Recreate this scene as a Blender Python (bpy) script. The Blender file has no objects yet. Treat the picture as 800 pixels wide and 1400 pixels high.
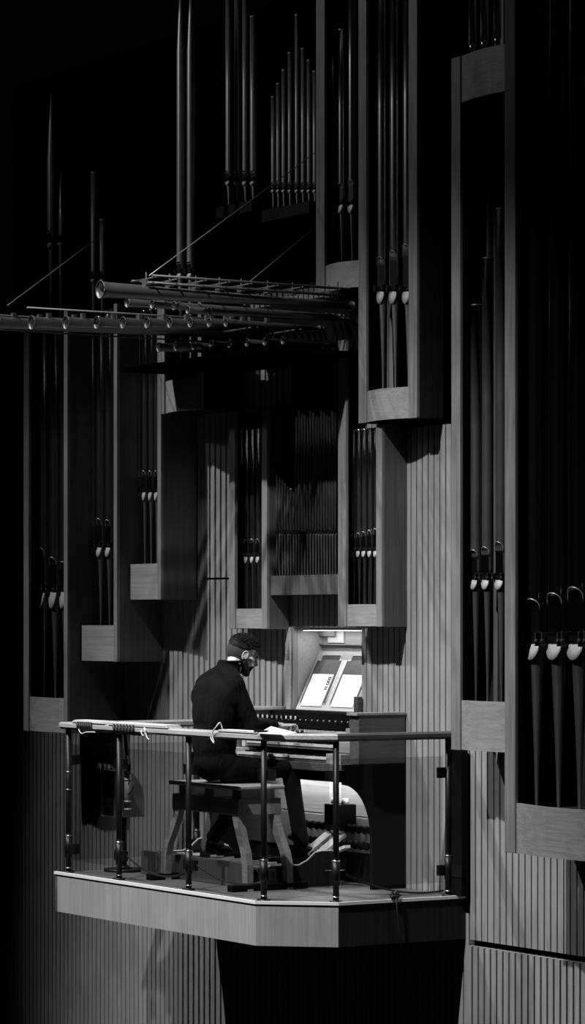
import bpy, bmesh, math, random
from mathutils import Vector, Matrix
random.seed(7)
R = math.radians
S = bpy.context.scene
COL = S.collection

# ------------------------------------------------------------ frame of the facade
# s runs along the organ front (towards the camera's right), v runs into the organ, z up
EYE = 1.824
UX, UY = 0.530, -0.848
VX, VY = 0.848, 0.530
OX, OY = -0.238, 20.0
RZ = math.atan2(UY, UX)
def P(s, v, z=0.0):
    return Vector((OX + UX*s + VX*v, OY + UY*s + VY*v, z))
def s_at(px, v):
    k = (px-400)/4200.0
    return (k*(OY+VY*v) - OX - VX*v)/(UX - k*UY)
def v_at(px, s):
    k = (px-400)/4200.0
    return (k*(OY+UY*s) - OX - UX*s)/(VX - k*VY)
def z_at(y, s, v):
    return EYE + (850-y)/4200.0*(OY+UY*s+VY*v)

# ------------------------------------------------------------ camera, world, lights, exposure
cam = bpy.data.cameras.new('camera'); co = bpy.data.objects.new('camera', cam); COL.objects.link(co)
co.location = (0, 0, EYE); co.rotation_euler = (R(90), 0, 0)
cam.sensor_fit = 'VERTICAL'; cam.sensor_height = 36; cam.sensor_width = 36; cam.lens = 108
cam.shift_y = 150/1400; cam.clip_end = 200; cam.clip_start = .5
S.camera = co
w = bpy.data.worlds.new('world'); S.world = w; w.use_nodes = True
w.node_tree.nodes['Background'].inputs[0].default_value = (.5, .5, .5, 1)
w.node_tree.nodes['Background'].inputs[1].default_value = 0.0015
S.view_settings.view_transform = 'Standard'; S.view_settings.look = 'None'
S.view_settings.gamma = 1; S.view_settings.use_curve_mapping = False
S.view_settings.exposure = -0.26
def spot(name, pos, tgt, energy, size, blend, radius):
    l = bpy.data.lights.new(name, 'SPOT'); l.energy = energy; l.spot_size = R(size); l.spot_blend = blend
    l.shadow_soft_size = radius
    o = bpy.data.objects.new(name, l); COL.objects.link(o)
    a = P(*pos); b = P(*tgt); o.location = a
    o.rotation_euler = (b-a).to_track_quat('-Z', 'Y').to_euler()
    return o
spot('stage_spot_left', (-5.2, -6.2, 11.5), (-1.6, 1.0, -.7), 6500, 36, 1.0, .10)
spot('stage_spot_right', (2.1, -6.0, 11.0), (-.5, 1.0, -.7), 10000, 36, 1.0, .10)
spot('upper_fill', (-5.0, -8.5, 9.5), (-2.0, 1.3, 6.4), 1000, 40, .9, .5)  # added fill light to lift the dim high ranks

# ------------------------------------------------------------ materials (black-and-white photograph: greys)
def nmat(name):
    m = bpy.data.materials.new(name); m.use_nodes = True
    return m, m.node_tree.nodes, m.node_tree.links, m.node_tree.nodes['Principled BSDF']
def plain(name, g, rough=.6, metal=0.0, var=0.0, scale=20):
    m, n, l, b = nmat(name)
    b.inputs['Roughness'].default_value = rough; b.inputs['Metallic'].default_value = metal
    if var:
        tc = n.new('ShaderNodeTexCoord'); no = n.new('ShaderNodeTexNoise'); no.inputs['Scale'].default_value = scale
        mr = n.new('ShaderNodeMapRange'); mr.inputs['To Min'].default_value = g*(1-var); mr.inputs['To Max'].default_value = g*(1+var)
        l.new(tc.outputs['Object'], no.inputs['Vector']); l.new(no.outputs['Fac'], mr.inputs['Value'])
        l.new(mr.outputs['Result'], b.inputs['Base Color'])
    else:
        b.inputs['Base Color'].default_value = (g, g, g, 1)
    return m
def wood(name, lo, hi, axis='Z', rough=.5):
    """grain runs along the given local axis"""
    m, n, l, b = nmat(name)
    tc = n.new('ShaderNodeTexCoord'); mp = n.new('ShaderNodeMapping')
    sc = {'Z': (38, 38, 1.1), 'X': (1.3, 38, 38), 'Y': (38, 1.3, 38)}[axis]
    mp.inputs['Scale'].default_value = sc
    no = n.new('ShaderNodeTexNoise'); no.inputs['Scale'].default_value = 1.6; no.inputs['Detail'].default_value = 8
    no.inputs['Distortion'].default_value = .9
    n2 = n.new('ShaderNodeTexNoise'); n2.inputs['Scale'].default_value = 2.6; n2.inputs['Detail'].default_value = 3
    mx = n.new('ShaderNodeMath'); mx.operation = 'MULTIPLY_ADD'; mx.inputs[1].default_value = .55
    cr = n.new('ShaderNodeMapRange'); cr.inputs['From Min'].default_value = .55; cr.inputs['From Max'].default_value = 1.0
    cr.inputs['To Min'].default_value = lo; cr.inputs['To Max'].default_value = hi
    l.new(tc.outputs['Object'], mp.inputs['Vector']); l.new(mp.outputs['Vector'], no.inputs['Vector'])
    l.new(tc.outputs['Object'], n2.inputs['Vector'])
    l.new(n2.outputs['Fac'], mx.inputs[0]); l.new(no.outputs['Fac'], mx.inputs[2])
    l.new(mx.outputs[0], cr.inputs['Value']); l.new(cr.outputs['Result'], b.inputs['Base Color'])
    bp = n.new('ShaderNodeBump'); bp.inputs['Strength'].default_value = .12; bp.inputs['Distance'].default_value = .002
    l.new(no.outputs['Fac'], bp.inputs['Height']); l.new(bp.outputs['Normal'], b.inputs['Normal'])
    b.inputs['Roughness'].default_value = rough
    return m
M = {}
M['oak_v'] = wood('oak_vertical', .13, .26, 'Z')
M['oak_h'] = wood('oak_horizontal', .20, .33, 'X')
M['oak_y'] = wood('oak_depth', .16, .28, 'Y')
M['slat'] = wood('oak_slats', .20, .34, 'Z', .6)
M['panel'] = wood('oak_shaded_panel', .055, .11, 'Z')  # same oak darkened: shade of tower sides and chest front put in
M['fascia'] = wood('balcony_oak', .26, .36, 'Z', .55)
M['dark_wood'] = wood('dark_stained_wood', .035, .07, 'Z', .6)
M['shade_dark'] = wood('shade_darkened_wood', .010, .024, 'Z', .7)  # shade put into near-black wood: unlit sides, tower insides; also some dark parts
M['shade_dark'].node_tree.nodes['Principled BSDF'].inputs['Specular IOR Level'].default_value = .12
M['bench'] = wood('bench_wood', .15, .28, 'X', .4)
M['rail'] = wood('rail_wood', .30, .48, 'X', .35)
M['console'] = wood('console_wood', .045, .095, 'Y', .4)
M['floor'] = wood('balcony_parquet', .07, .12, 'X', .5)
M['pale_wood'] = wood('pale_veneer', .34, .48, 'X', .5)
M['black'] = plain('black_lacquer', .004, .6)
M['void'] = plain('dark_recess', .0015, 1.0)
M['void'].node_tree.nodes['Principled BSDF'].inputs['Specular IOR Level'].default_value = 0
M['black_metal'] = plain('black_steel', .008, .42, .1)
M['steel'] = plain('bright_steel', .6, .3, 1.0)
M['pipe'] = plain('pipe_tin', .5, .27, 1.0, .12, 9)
M['polish'] = plain('dark_polished_pipe', .30, .2, 1.0, .12, 9)
M['satin'] = plain('satin_pipe_metal', .40, .42, .6, .2, 6)
M['foot'] = plain('burnished_pipe_foot', .55, .37, 1.0, .1, 8)
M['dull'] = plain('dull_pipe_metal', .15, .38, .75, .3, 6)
M['pipe_dark'] = plain('pipe_zinc', .26, .42, 1.0, .25, 7)
M['lip'] = plain('pipe_lip_tin', .5, .55, .35)  # paler than the pipes, so the lower lips' glint is in the colour
M['lip_glint'] = plain('pipe_lip_glint', .42, .4, .7)
M['ear'] = plain('pipe_ear_lead', .02, .6, .3)
M['wood_pipe'] = wood('wooden_pipe', .06, .12, 'Z')
M['brass'] = plain('chamade_copper', .17, .42, .75, .12, 12)
M['suit'] = plain('black_wool', .0045, .95, 0, .3, 60)
M['suit'].node_tree.nodes['Principled BSDF'].inputs['Specular IOR Level'].default_value = .12
M['black'].node_tree.nodes['Principled BSDF'].inputs['Specular IOR Level'].default_value = .08
M['black_metal'].node_tree.nodes['Principled BSDF'].inputs['Specular IOR Level'].default_value = .3
M['skin'] = plain('skin', .5, .55, 0, .06, 30)
M['glasses'] = plain('thin_metal_frame', .12, .5, .6)
M['fade'] = plain('clipped_hair', .035, .85, 0, .5, 180)
M['frame'] = plain('dark_frame_steel', .07, .5, .3)
M['hair'] = plain('dark_hair', .007, .9, 0, .6, 160)
M['beard'] = plain('dark_beard', .010, .85, 0, .6, 200)
M['shirt'] = plain('white_shirt', .6, .8)
def folds(m, sc, st):
    n, l = m.node_tree.nodes, m.node_tree.links; b = n['Principled BSDF']
    tc = n.new('ShaderNodeTexCoord'); mp = n.new('ShaderNodeMapping'); mp.inputs['Scale'].default_value = sc; mp.inputs['Rotation'].default_value = (0, .5, .3)
    no = n.new('ShaderNodeTexNoise'); no.inputs['Scale'].default_value = 5; no.inputs['Detail'].default_value = 2; no.inputs['Distortion'].default_value = .8
    bp = n.new('ShaderNodeBump'); bp.inputs['Strength'].default_value = st; bp.inputs['Distance'].default_value = .03
    l.new(tc.outputs['Object'], mp.inputs['Vector']); l.new(mp.outputs['Vector'], no.inputs['Vector']); l.new(no.outputs['Fac'], bp.inputs['Height']); l.new(bp.outputs['Normal'], b.inputs['Normal'])
folds(M['suit'], (2.2, 2.2, .9), .9)
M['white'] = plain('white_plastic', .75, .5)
M['cord'] = plain('white_cord', .7, .8)
M['ivory'] = plain('ivory_keys', .45, .3)
M['grey'] = plain('grey_plastic', .22, .5)
M['cable'] = plain('black_rubber', .01, .5)
M['wire'] = plain('grey_steel_wire', .45, .5, .6)
def paper():
    m, n, l, b = nmat('printed_paper')
    tc = n.new('ShaderNodeTexCoord'); mp = n.new('ShaderNodeMapping'); mp.inputs['Scale'].default_value = (1, 1, 1)
    wv = n.new('ShaderNodeTexWave'); wv.bands_direction = 'Z'; wv.inputs['Scale'].default_value = 17
    no = n.new('ShaderNodeTexNoise'); no.inputs['Scale'].default_value = 90
    mu = n.new('ShaderNodeMath'); mu.operation = 'MULTIPLY'
    mr = n.new('ShaderNodeMapRange'); mr.inputs['From Min'].default_value = .25; mr.inputs['From Max'].default_value = .6
    mr.inputs['To Min'].default_value = .8; mr.inputs['To Max'].default_value = .68
    l.new(tc.outputs['Object'], wv.inputs['Vector']); l.new(tc.outputs['Object'], no.inputs['Vector'])
    l.new(wv.outputs['Fac'], mu.inputs[0]); l.new(no.outputs['Fac'], mu.inputs[1])
    l.new(mu.outputs[0], mr.inputs['Value']); l.new(mr.outputs['Result'], b.inputs['Base Color'])
    b.inputs['Roughness'].default_value = .8
    return m
M['paper'] = paper()
def glass():
    m, n, l, b = nmat('clear_glass')
    n.remove(b); out = n['Material Output']
    t = n.new('ShaderNodeBsdfTransparent'); t.inputs[0].default_value = (.84, .84, .84, 1)
    g = n.new('ShaderNodeBsdfGlossy'); g.inputs['Roughness'].default_value = .02; g.inputs[0].default_value = (.8, .8, .8, 1)
    x = n.new('ShaderNodeMixShader'); x.inputs[0].default_value = .012; l.new(t.outputs[0], x.inputs[1]); l.new(g.outputs[0], x.inputs[2])
    l.new(x.outputs[0], out.inputs[0])
    return m
M['glass'] = glass()
def emit(name, e):
    m, n, l, b = nmat(name)
    b.inputs['Emission Color'].default_value = (1, 1, 1, 1); b.inputs['Emission Strength'].default_value = e
    return m
M['lamp'] = emit('lamp_tube', 5.5)
M['lamp2'] = emit('knee_lamp_tube', 48)

# ------------------------------------------------------------ helpers
class MB:
    def __init__(s): s.bm = bmesh.new()
    def box(s, a, b, bev=0.0):
        x0, y0, z0 = [min(p, q) for p, q in zip(a, b)]; x1, y1, z1 = [max(p, q) for p, q in zip(a, b)]
        vs = [s.bm.verts.new(p) for p in ((x0,y0,z0),(x1,y0,z0),(x1,y1,z0),(x0,y1,z0),(x0,y0,z1),(x1,y0,z1),(x1,y1,z1),(x0,y1,z1))]
        fs = [s.bm.faces.new([vs[i] for i in f]) for f in ((3,2,1,0),(4,5,6,7),(0,1,5,4),(1,2,6,5),(2,3,7,6),(3,0,4,7))]
        if bev > 0:
            es = list({e for f in fs for e in f.edges})
            bmesh.ops.bevel(s.bm, geom=es, offset=bev, segments=2, affect='EDGES', profile=.6)
        return s
    def prism(s, pts, axis, a, b):
        """pts: polygon in the two other axes; extruded along axis from a to b"""
        def mk(p, t):
            if axis == 'z': return (p[0], p[1], t)
            if axis == 'x': return (t, p[0], p[1])
            return (p[0], t, p[1])
        A = [s.bm.verts.new(mk(p, a)) for p in pts]; B = [s.bm.verts.new(mk(p, b)) for p in pts]
        s.bm.faces.new(A); s.bm.faces.new(B[::-1])
        n = len(pts)
        for i in range(n):
            s.bm.faces.new((A[i], B[i], B[(i+1) % n], A[(i+1) % n]))
        return s
    def tube(s, pts, r, seg=8, cap=True):
        pts = [Vector(p) for p in pts]; n = len(pts)
        rs = r if isinstance(r, (list, tuple)) else [r]*n
        prev = None; rings = []
        up = None
        for i, p in enumerate(pts):
            d = (pts[min(i+1, n-1)] - pts[max(i-1, 0)])
            if d.length < 1e-9: d = Vector((0, 0, 1))
            d.normalize()
            if up is None:
                ref = Vector((0, 0, 1)) if abs(d.z) < .9 else Vector((1, 0, 0))
                up = (ref - d*ref.dot(d)).normalized()
            else:
                up = (up - d*up.dot(d)).normalized()
            sd = d.cross(up)
            rings.append([s.bm.verts.new(p + (up*math.cos(2*math.pi*k/seg) + sd*math.sin(2*math.pi*k/seg))*rs[i]) for k in range(seg)])
        for i in range(n-1):
            for k in range(seg):
                f = s.bm.faces.new((rings[i][k], rings[i][(k+1) % seg], rings[i+1][(k+1) % seg], rings[i+1][k])); f.smooth = True
        if cap:
            s.bm.faces.new(rings[0][::-1]); s.bm.faces.new(rings[-1])
        return s
    def ball(s, c, r, seg=12, rings=8, rot=None):
        """ellipsoid; r scalar or 3-tuple"""
        if not isinstance(r, (list, tuple)): r = (r, r, r)
        m = Matrix.Translation(Vector(c)) @ (rot.to_4x4() if rot else Matrix()) @ Matrix.Diagonal((r[0], r[1], r[2], 1))
        g = bmesh.ops.create_uvsphere(s.bm, u_segments=seg, v_segments=rings, radius=1, matrix=m)
        for v in g['verts']:
            for f in v.link_faces: f.smooth = True
        return s
    def bar(s, a, b, wd, ht, bev=0):
        """rectangular bar from a to b, width wd sideways, ht upwards"""
        a = Vector(a); b = Vector(b); d = (b-a).normalized()
        ref = Vector((0, 0, 1)) if abs(d.z) < .95 else Vector((0, 1, 0))
        sd = d.cross(ref).normalized(); up = sd.cross(d)
        vs = []
        for p in (a, b):
            for x, y in ((-1,-1),(1,-1),(1,1),(-1,1)):
                vs.append(s.bm.verts.new(p + sd*x*wd/2 + up*y*ht/2))
        for f in ((3,2,1,0),(4,5,6,7),(0,1,5,4),(1,2,6,5),(2,3,7,6),(3,0,4,7)):
            s.bm.faces.new([vs[i] for i in f])
        return s
    def ribbon(s, prof_l, thick, axis):
        return s
    def build(s, name, mat, parent=None, o=None, smooth=False):
        """vertices are in (s, v, z); o is the origin in (s, v, z)"""
        if parent is not None: o = parent['_o']
        if o is None:
            vv = s.bm.verts; c = Vector((0, 0, 0))
            xs = [q.co.x for q in vv]; ys = [q.co.y for q in vv]; zs = [q.co.z for q in vv]
            o = ((min(xs)+max(xs))/2, (min(ys)+max(ys))/2, min(zs))
        bmesh.ops.recalc_face_normals(s.bm, faces=s.bm.faces)
        if smooth:
            for f in s.bm.faces: f.smooth = True
        bmesh.ops.translate(s.bm, verts=s.bm.verts, vec=-Vector(o))
        me = bpy.data.meshes.new(name); s.bm.to_mesh(me); s.bm.free()
        if mat: me.materials.append(mat)
        ob = bpy.data.objects.new(name, me); COL.objects.link(ob)
        ob['_o'] = tuple(o)
        if parent is not None: ob.parent = parent
        else:
            ob.location = P(*o); ob.rotation_euler = (0, 0, RZ)
        return ob
def tag(o, label=None, cat=None, group=None, kind=None):
    if label: o['label'] = label
    if cat: o['category'] = cat
    if group: o['group'] = group
    if kind: o['kind'] = kind
    return o
def thing(name, o, label, cat, group=None):
    e = bpy.data.objects.new(name, None); COL.objects.link(e); e.empty_display_size = .1
    e.location = P(*o); e.rotation_euler = (0, 0, RZ); e['_o'] = tuple(o)
    return tag(e, label, cat, group)
def copy_tree(o, dloc, parent=None):
    c = o.copy(); COL.objects.link(c)
    if parent: c.parent = parent
    else: c.location = dloc
    for ch in list(o.children): copy_tree(ch, None, c)
    return c

# ------------------------------------------------------------ the setting
NS0, NS1, NZ0, NZ1 = -1.81, -.93, .70, 1.785      # console niche in the wall
def W(s):                                         # face of the slatted wall
    if s <= -3.2: return 1.28
    if s >= -1.9: return 1.41
    return 1.28 + (s+3.2)/1.3*.13
mb = MB(); pitch = .069; x = -8.0
while x < .36:
    a, b = x, x+.055; vv = W((a+b)/2)
    top = 6.6 if x > -.62 else 4.3
    if x > -.5: top = 3.15
    if NS0-.02 < (a+b)/2 < NS1+.02:
        segs = [(-2.4, 0.0), (NZ1, top)] 
    elif -2.95 < a < -2.2: segs = [(-2.4, 2.14), (2.155, top)]
    else: segs = [(-2.4, top)]
    for z0, z1 in segs:
        mb.box((a, vv, z0), (b, vv+.045, z1))
    x += pitch
wl = mb.build('wall_back', M['slat'], None, (-3, 1.4, -2.4)); tag(wl, 'oak slatted wall behind the organ balcony', kind='structure')
mb = MB()
while x < 3.6:
    a, b = x, x+.055
    mb.box((a, 1.41, -.285), (b, 1.455, 3.15 if a < .66 else 6.6))
    mb.box((a, 1.385, -2.4), (b-.006, 1.44, -.325))
    x += pitch
wr = mb.build('wall_right', M['slat'], None, (2, 1.4, -2.4)); tag(wr, 'oak slatted wall right of the balcony in two tiers', kind='structure')
# dark backing behind the slats (with the opening of the niche)
mb = MB()
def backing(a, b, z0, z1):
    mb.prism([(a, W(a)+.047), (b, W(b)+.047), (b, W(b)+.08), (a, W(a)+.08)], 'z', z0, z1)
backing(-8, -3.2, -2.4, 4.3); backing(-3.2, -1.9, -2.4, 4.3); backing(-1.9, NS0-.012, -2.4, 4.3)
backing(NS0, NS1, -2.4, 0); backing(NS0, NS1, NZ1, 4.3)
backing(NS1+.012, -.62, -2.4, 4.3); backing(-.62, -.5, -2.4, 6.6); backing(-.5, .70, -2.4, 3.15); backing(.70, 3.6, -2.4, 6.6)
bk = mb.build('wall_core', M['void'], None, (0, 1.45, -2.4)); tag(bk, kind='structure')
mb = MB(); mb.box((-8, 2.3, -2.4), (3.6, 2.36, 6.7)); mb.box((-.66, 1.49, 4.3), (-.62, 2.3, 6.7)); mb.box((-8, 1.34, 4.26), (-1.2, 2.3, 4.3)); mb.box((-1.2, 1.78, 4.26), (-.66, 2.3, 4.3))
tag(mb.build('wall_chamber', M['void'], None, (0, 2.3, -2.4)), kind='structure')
mb = MB(); mb.box((-8, -9, -2.5), (5, 2.36, -2.4)); tag(mb.build('floor', M['black'], None, (0, 0, -2.5)), kind='structure')
# niche lining
mb = MB()
mb.box((NS0-.02, 1.40, NZ0), (NS0, 1.70, NZ1)); mb.box((NS1, 1.445, NZ0), (NS1+.02, 1.70, NZ1))
mb.box((NS0, 1.67, 0), (NS1, 1.69, NZ1)); mb.box((NS0-.02, 1.445, NZ1-.02), (NS1+.02, 1.69, NZ1))
mb.box((NS0-.055, 1.385, NZ0), (NS0, 1.45, NZ1))
tag(mb.build('wall_niche', M['pale_wood'], None, (-1.4, 1.5, NZ0)), kind='structure')
mb = MB(); mb.box((NS0, 1.64, 1.655), (NS1, 1.67, 1.665)); mb.box((NS0, 1.635, 1.72), (-1.60, 1.669, 1.765))
tag(mb.build('trim_niche', M['oak_h'], None), kind='structure')
mb = MB(); mb.box((s_at(449, 1.66), 1.655, 1.672), (s_at(470, 1.66), 1.668, 1.76), .002)  # plate added to give the bright lamp-lit patch on the niche back
tag(mb.build('lit_patch_plate', M['white']), 'white plate added as the bright lamp-lit patch on the niche back', 'card')

# balcony
bal = thing('balcony', (-1.2, .7, -.285), 'pale oak fronted balcony carrying the organist and the console', 'balcony')
outline = [(-2.81, 0), (0, 0), (.37, .40), (.37, 1.405), (-2.81, 1.275)]
mb = MB(); mb.prism([(-2.79,.02),(-.01,.02),(.35,.41),(.35,1.405),(-2.3,1.35),(-2.79,1.275)], 'z', -.02, 0); mb.build('floor', M['floor'], bal)
mb = MB()
def wallseg(mb, a, b, th, z0, z1):
    a = Vector(a); b = Vector(b); d = (b-a).normalized(); n = Vector((-d.y, d.x))
    mb.prism([tuple(a), tuple(b), tuple(b+n*th), tuple(a+n*th)], 'z', z0, z1)
wallseg(mb, (-2.81, 0), (0, 0), .03, -.285, -.014)
mb.build('fascia', M['fascia'], bal)
mb = MB(); wallseg(mb, (0, 0), (.37, .40), .03, -.285, -.014); mb.build('fascia', M['fascia'], bal)
mb = MB(); wallseg(mb, (.37, .40), (.37, 1.405), .03, -.285, -.014); mb.build('side_fascia', M['shade_dark'], bal); mb = MB(); wallseg(mb, (-2.81, 1.27), (-2.81, 0), .03, -.285, -.014); mb.build('side_fascia', M['shade_dark'], bal)  # unlit flank's shade put into the wood colour
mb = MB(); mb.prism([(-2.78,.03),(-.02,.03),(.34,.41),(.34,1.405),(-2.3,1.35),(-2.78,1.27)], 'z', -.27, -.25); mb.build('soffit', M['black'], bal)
mb = MB()
wallseg(mb, (-2.82, -.008), (.003, -.008), .022, -.014, .006); wallseg(mb, (.003, -.008), (.378, .397), .022, -.014, .006); wallseg(mb, (.378, .397), (.378, 1.405), .022, -.014, .006)
o = mb.build('edge_strip', M['white'], bal); o['label'] = 'thin bright strip along the floor edge'

# ------------------------------------------------------------ organ case
def tower(s0, s1, vf, z0, zf, z1, bow, label, pl=.09, pr=.09, uf=None, side_l=True, side_r=True, deep=None, sidemat='panel', lz=None):
    t = thing('organ_tower', ((s0+s1)/2, vf+.1, z0), label, 'organ case tower', 'oak towers of the organ case')
    back = (deep or W((s0+s1)/2)) - .004
    if pl: MB().box((s0, vf, z0), (s0+pl, vf+.025, lz or z1), .004).build('post', M['oak_v'], t)
    if pr: MB().box((s1-pr, vf, z0), (s1, vf+.025, z1), .004).build('post', M['oak_v'], t)
    a, b = s0+pl, s1-pr
    fmat = M['panel'] if not (pl or pr) else M['oak_h']  # postless chest front gets darker oak, the trumpets' shade put into it
    def bowed(za, zb, name='fascia'):
        n = 10; front = []
        for i in range(n+1):
            u = i/n; front.append((a+(b-a)*u, vf+.012-bow*math.sin(math.pi*u)))
        backl = [(p[0], p[1]+.025) for p in front[::-1]]
        MB().prism(front+backl, 'z', za, zb).build(name, fmat, t)
        # shelf the pipes stand on
    bowed(z0+.004, zf)
    n = 10
    front = [(a+(b-a)*i/n, vf+.037-bow*math.sin(math.pi*i/n)) for i in range(n+1)]
    MB().prism(front+[(b, back), (a, back)], 'z', zf-.05, zf-.035).build('pipe_shelf', M['shade_dark'], t)
    MB().prism(front+[(b, back), (a, back)], 'z', z0+.004, z0+.02).build('soffit', M['shade_dark'], t)
    if uf:
        bowed(uf[0], uf[1], 'upper_fascia')
    if side_r: MB().box((s1-.03, vf+.025, z0), (s1-.001, back, z1)).build('side_panel', M[sidemat], t)  # darker wood than the posts; side shade is put into its colour
    if side_l: MB().box((s0+.001, vf+.025, z0), (s0+.03, back, z1)).build('side_panel', M['shade_dark'], t)
    if not deep:
        MB().box((s0+.03, back-.02, z0+.02), (s1-.03, back-.002, min(z1, 4.2) if s0 < -.7 else z1)).build('backboard', M['shade_dark'], t)
    return t
ZT = 6.5
A0, A1, AV = s_at(32, .77), s_at(92, .77), .77
B0, B1, BV = A1+.002, s_at(160, .876), .876
C0, C1, CV = B1+.002, s_at(220, .969), .969
D0, D1, DV = C1+.002, s_at(275, .969), .969
tower(A0, A1, AV, z_at(1003, A1, AV), z_at(955, A1, AV), 4.25, .03, 'lowest oak organ tower at the far left, three tall pipes between two posts', .09, .06)
tower(B0, B1, BV, z_at(905, B1, BV), z_at(855, B1, BV), 4.25, .0, 'oak organ tower hanging second from the left with one right post', .0, .055, side_l=False)
tower(C0, C1, CV, z_at(820, C1, CV), z_at(770, C1, CV), 4.25, .0, 'small oak organ tower third from the left ending above the rail', .0, .055, side_l=False)
tower(D0, D1, DV, z_at(560, D1, DV), z_at(515, D1, DV), 4.25, .05, 'high dim oak organ tower right above the third tower, half in shadow', .05, .05, sidemat='shade_dark')
EV = 1.20
E0, E1 = s_at(313, EV), s_at(365, EV)
tower(E0, E1, EV, z_at(860, E1, EV), z_at(832, E1, EV), z_at(560, E1, EV), .012, 'small oak organ tower directly above the organist with four pipes', .085, .075)
G0, G1 = s_at(462, EV), s_at(522, EV)
tower(G0, G1, EV, z_at(857, G1, EV), z_at(826, G1, EV), 3.17, .012, 'small oak organ tower above the right side of the lit niche with five pipes', .10, .07, lz=3.78)
F0, F1, FV = E1+.003, G0-.003, 1.215
tower(F0, F1, FV, z_at(813, F1, FV), z_at(785, F1, FV), 3.75, .0, 'low central oak chest holding a row of many small pipes', .0, .0, side_l=False, side_r=False)
HV = 1.19
H0, H1 = s_at(490, HV), s_at(570, HV)
tower(H0, H1, HV, z_at(571, H1, HV), z_at(527, H1, HV), ZT, .055, 'tall oak organ tower with curved base hanging high right of centre', .095, .10, deep=1.41, sidemat='shade_dark')
K0, K1 = s_at(432, HV), H0-.003
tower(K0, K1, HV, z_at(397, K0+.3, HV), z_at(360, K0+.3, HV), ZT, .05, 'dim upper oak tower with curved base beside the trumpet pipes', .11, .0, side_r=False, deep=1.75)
IV = 1.08
I0, I1 = s_at(617, IV), s_at(703, IV)
zi = [z_at(y, I0, IV) for y in (1025, 957, 143, 80)]
tower(I0, I1, IV, zi[0], zi[1], zi[3], .04, 'tall oak organ tower with upper and lower curved panels, right of the balcony', .10, .02, uf=(zi[2], zi[3]))
JV = .90
J0 = s_at(690, JV); J1 = J0+1.25
tower(J0, J1, JV, z_at(1165, J0, JV), z_at(1097, J0, JV), ZT, .09, 'largest oak organ tower at the right edge with big pipes', .11, .11)

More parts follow.
